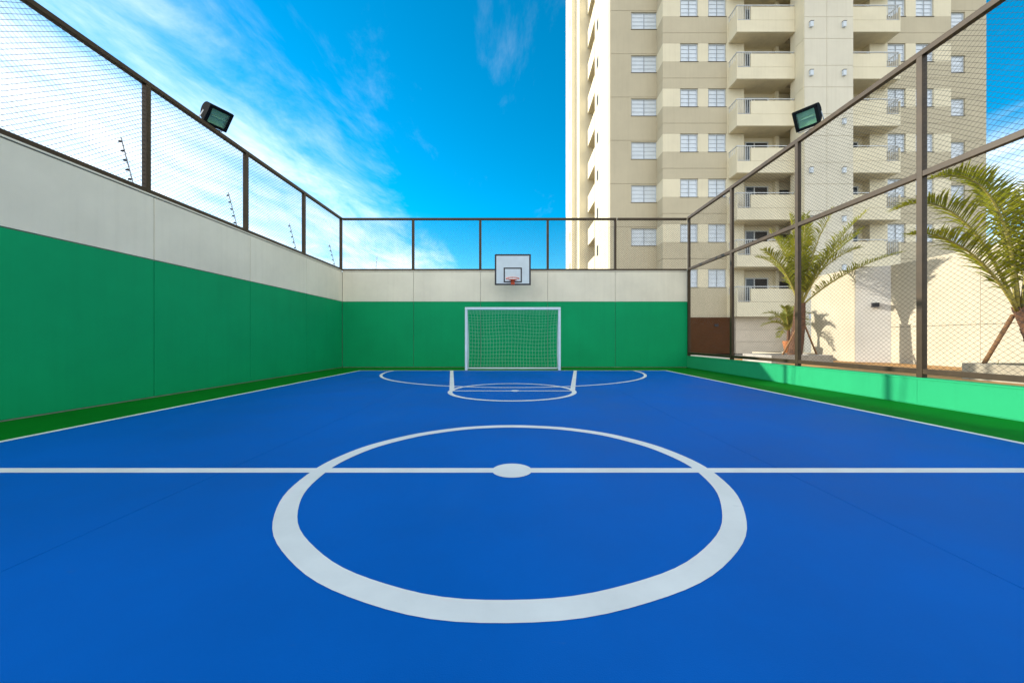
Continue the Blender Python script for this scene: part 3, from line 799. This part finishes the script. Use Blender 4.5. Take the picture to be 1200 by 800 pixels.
# farther palm, in the concrete planter
K = 1.0985                                              # scale of the taller palm
kp = lambda x, y, z: (x*K, y*K, CH + (z-CH)*K)
p1 = empty('palm_tree', kp(9.98, 13.2, 0.40), 'upright palm tree in the concrete planter left of the wall lamp', 'palm tree')
trunk_mesh([kp(9.90, 13.2, 0.38), kp(9.98, 13.2, 0.9), kp(10.06, 13.2, 1.5), kp(10.10, 13.2, 2.25)], [0.24, 0.225, 0.20, 0.17], 3).build('trunk', M['trunk'], p1)
cr = kp(10.10, 13.2, 2.2)
tips = [(1.9, -0.5, 3.15, -0.55, 0.28), (2.3, 0.2, 2.6, -0.2, 0.34), (3.0, -0.6, 1.72, -0.05, 0.38), (-1.45, -0.2, 1.9, 0.1, 0.37), (-0.75, 0.5, 2.75, -0.2),
        (-0.25, -0.6, 3.0, -0.3), (0.45, -0.9, 3.1, -0.3), (0.9, 0.8, 3.2, -0.4), (0.1, 1.4, 2.8, 0.0), (-0.9, -0.9, 2.2, 0.1),
        (1.3, -1.0, 2.4, 0.0), (-0.15, 0.3, 3.3, -0.3), (1.6, 1.2, 2.0, 0.1), (-0.9, 1.0, 1.9, 0.2), (0.9, -1.3, 1.7, 0.2)]
tips = [tuple(v*K for v in t) for t in tips]
palm(p1, cr, tips, 0.74, 58, M['leaf'], 100)
# nearer palm at the right edge
p2 = empty('palm_tree', (10.72, 7.6, 0.42), 'palm tree with long arching fronds at the right edge', 'palm tree')
trunk_mesh([(10.74, 7.6, 0.40), (10.69, 7.6, 0.8), (10.52, 7.6, 1.25), (10.32, 7.6, 1.6)], [0.17, 0.155, 0.14, 0.115], 5).build('trunk', M['trunk'], p2)
cr2 = (10.32, 7.6, 1.55)
tips2 = [(-1.95, -0.1, 2.65, 1.24, 0.14), (-2.35, 0.2, 2.13, 1.2, 0.45), (-2.45, -0.2, 1.5, 0.53, 0.47), (0.75, -0.5, 3.5, 0.6),
         (1.6, 0.4, 2.9, 1.2), (1.9, -0.6, 2.2, 1.4), (1.2, -1.6, 2.6, 1.4), (1.1, 1.5, 2.7, 1.2), (2.3, 0.6, 1.4, 1.4), (1.0, -2.0, 1.6, 1.4), (0.1, 1.3, 3.3, 0.8)]
palm(p2, cr2, tips2, 0.66, 66, M['leaf'], 300)
# young palm in a pot
p3 = empty('potted_palm', (12.19, 16.6, 0.36), 'small yellow-green young palm between the fence post and the brown garage wall', 'palm')
MB().lathe([(0.14, 0.0), (0.2, 0.35), (0.23, 0.5), (0.23, 0.56), (0.2, 0.56), (0.19, 0.50)], 18, (12.19, 16.6, 0.345)).build('pot', M['pot'], p3, smooth=True)
MB().tube([(12.19, 16.6, 0.83), (12.19, 16.6, 1.15), (12.18, 16.6, 1.42)], [0.08, 0.07, 0.05], 8).build('trunk', M['trunk'], p3)
t3 = [(-1.35, -0.2, 0.15, 0.45), (-0.9, 0.3, 0.75, 0.35), (-0.4, -0.3, 1.0, 0.3), (0.3, 0.2, 1.0, 0.2), (0.8, -0.3, 0.7, 0.3), (1.1, 0.2, 0.2, 0.4),
      (-0.8, -0.5, -0.35, 0.55), (0.2, -0.8, 0.4, 0.5), (-0.2, 0.9, 0.5, 0.5), (-0.6, -0.6, 0.55, 0.4)]
palm(p3, (12.18, 16.6, 1.4), t3, 0.42, 30, M['leafy'], 500)
stakes = [((10.19, 14.22, 0.34), (10.83, 14.33, 1.39), 'thin wooden stake leaning on the farther palm from the left'),
          ((11.72, 14.33, 0.10), (11.16, 14.39, 1.6), 'thin wooden stake leaning on the farther palm from the right'),
          ((9.98, 7.95, 0.40), (10.36, 7.74, 1.48), 'thick wooden stake propping the right edge palm')]
for i, (a, b, lab) in enumerate(stakes):
    m = MB().tube([a, Vector(a).lerp(Vector(b), .5), b], 0.032 if i < 2 else 0.04, 8)
    tag(m.build('support_stake', M['stake'], None, smooth=True), lab, 'stake', 'palm support stakes')
# low tufts in the long planter
m = MB(); rnd = random.Random(4)
for k in range(420):
    x, y = rnd.uniform(9.98, 13.8), rnd.uniform(4.4, 8.0); h = rnd.uniform(.05, .16); a = rnd.uniform(0, 6.28); d = Vector((math.cos(a), math.sin(a), 0))*.012
    l = Vector((rnd.uniform(-.05, .05), rnd.uniform(-.05, .05), h)); p = Vector((x, y, 0.39))
    m.quad(p-d, p+d, p+l)
tag(m.build('ground_cover', M['leafy']), 'sparse yellow-green tufts growing in the long planter', 'ground cover', kind='stuff')
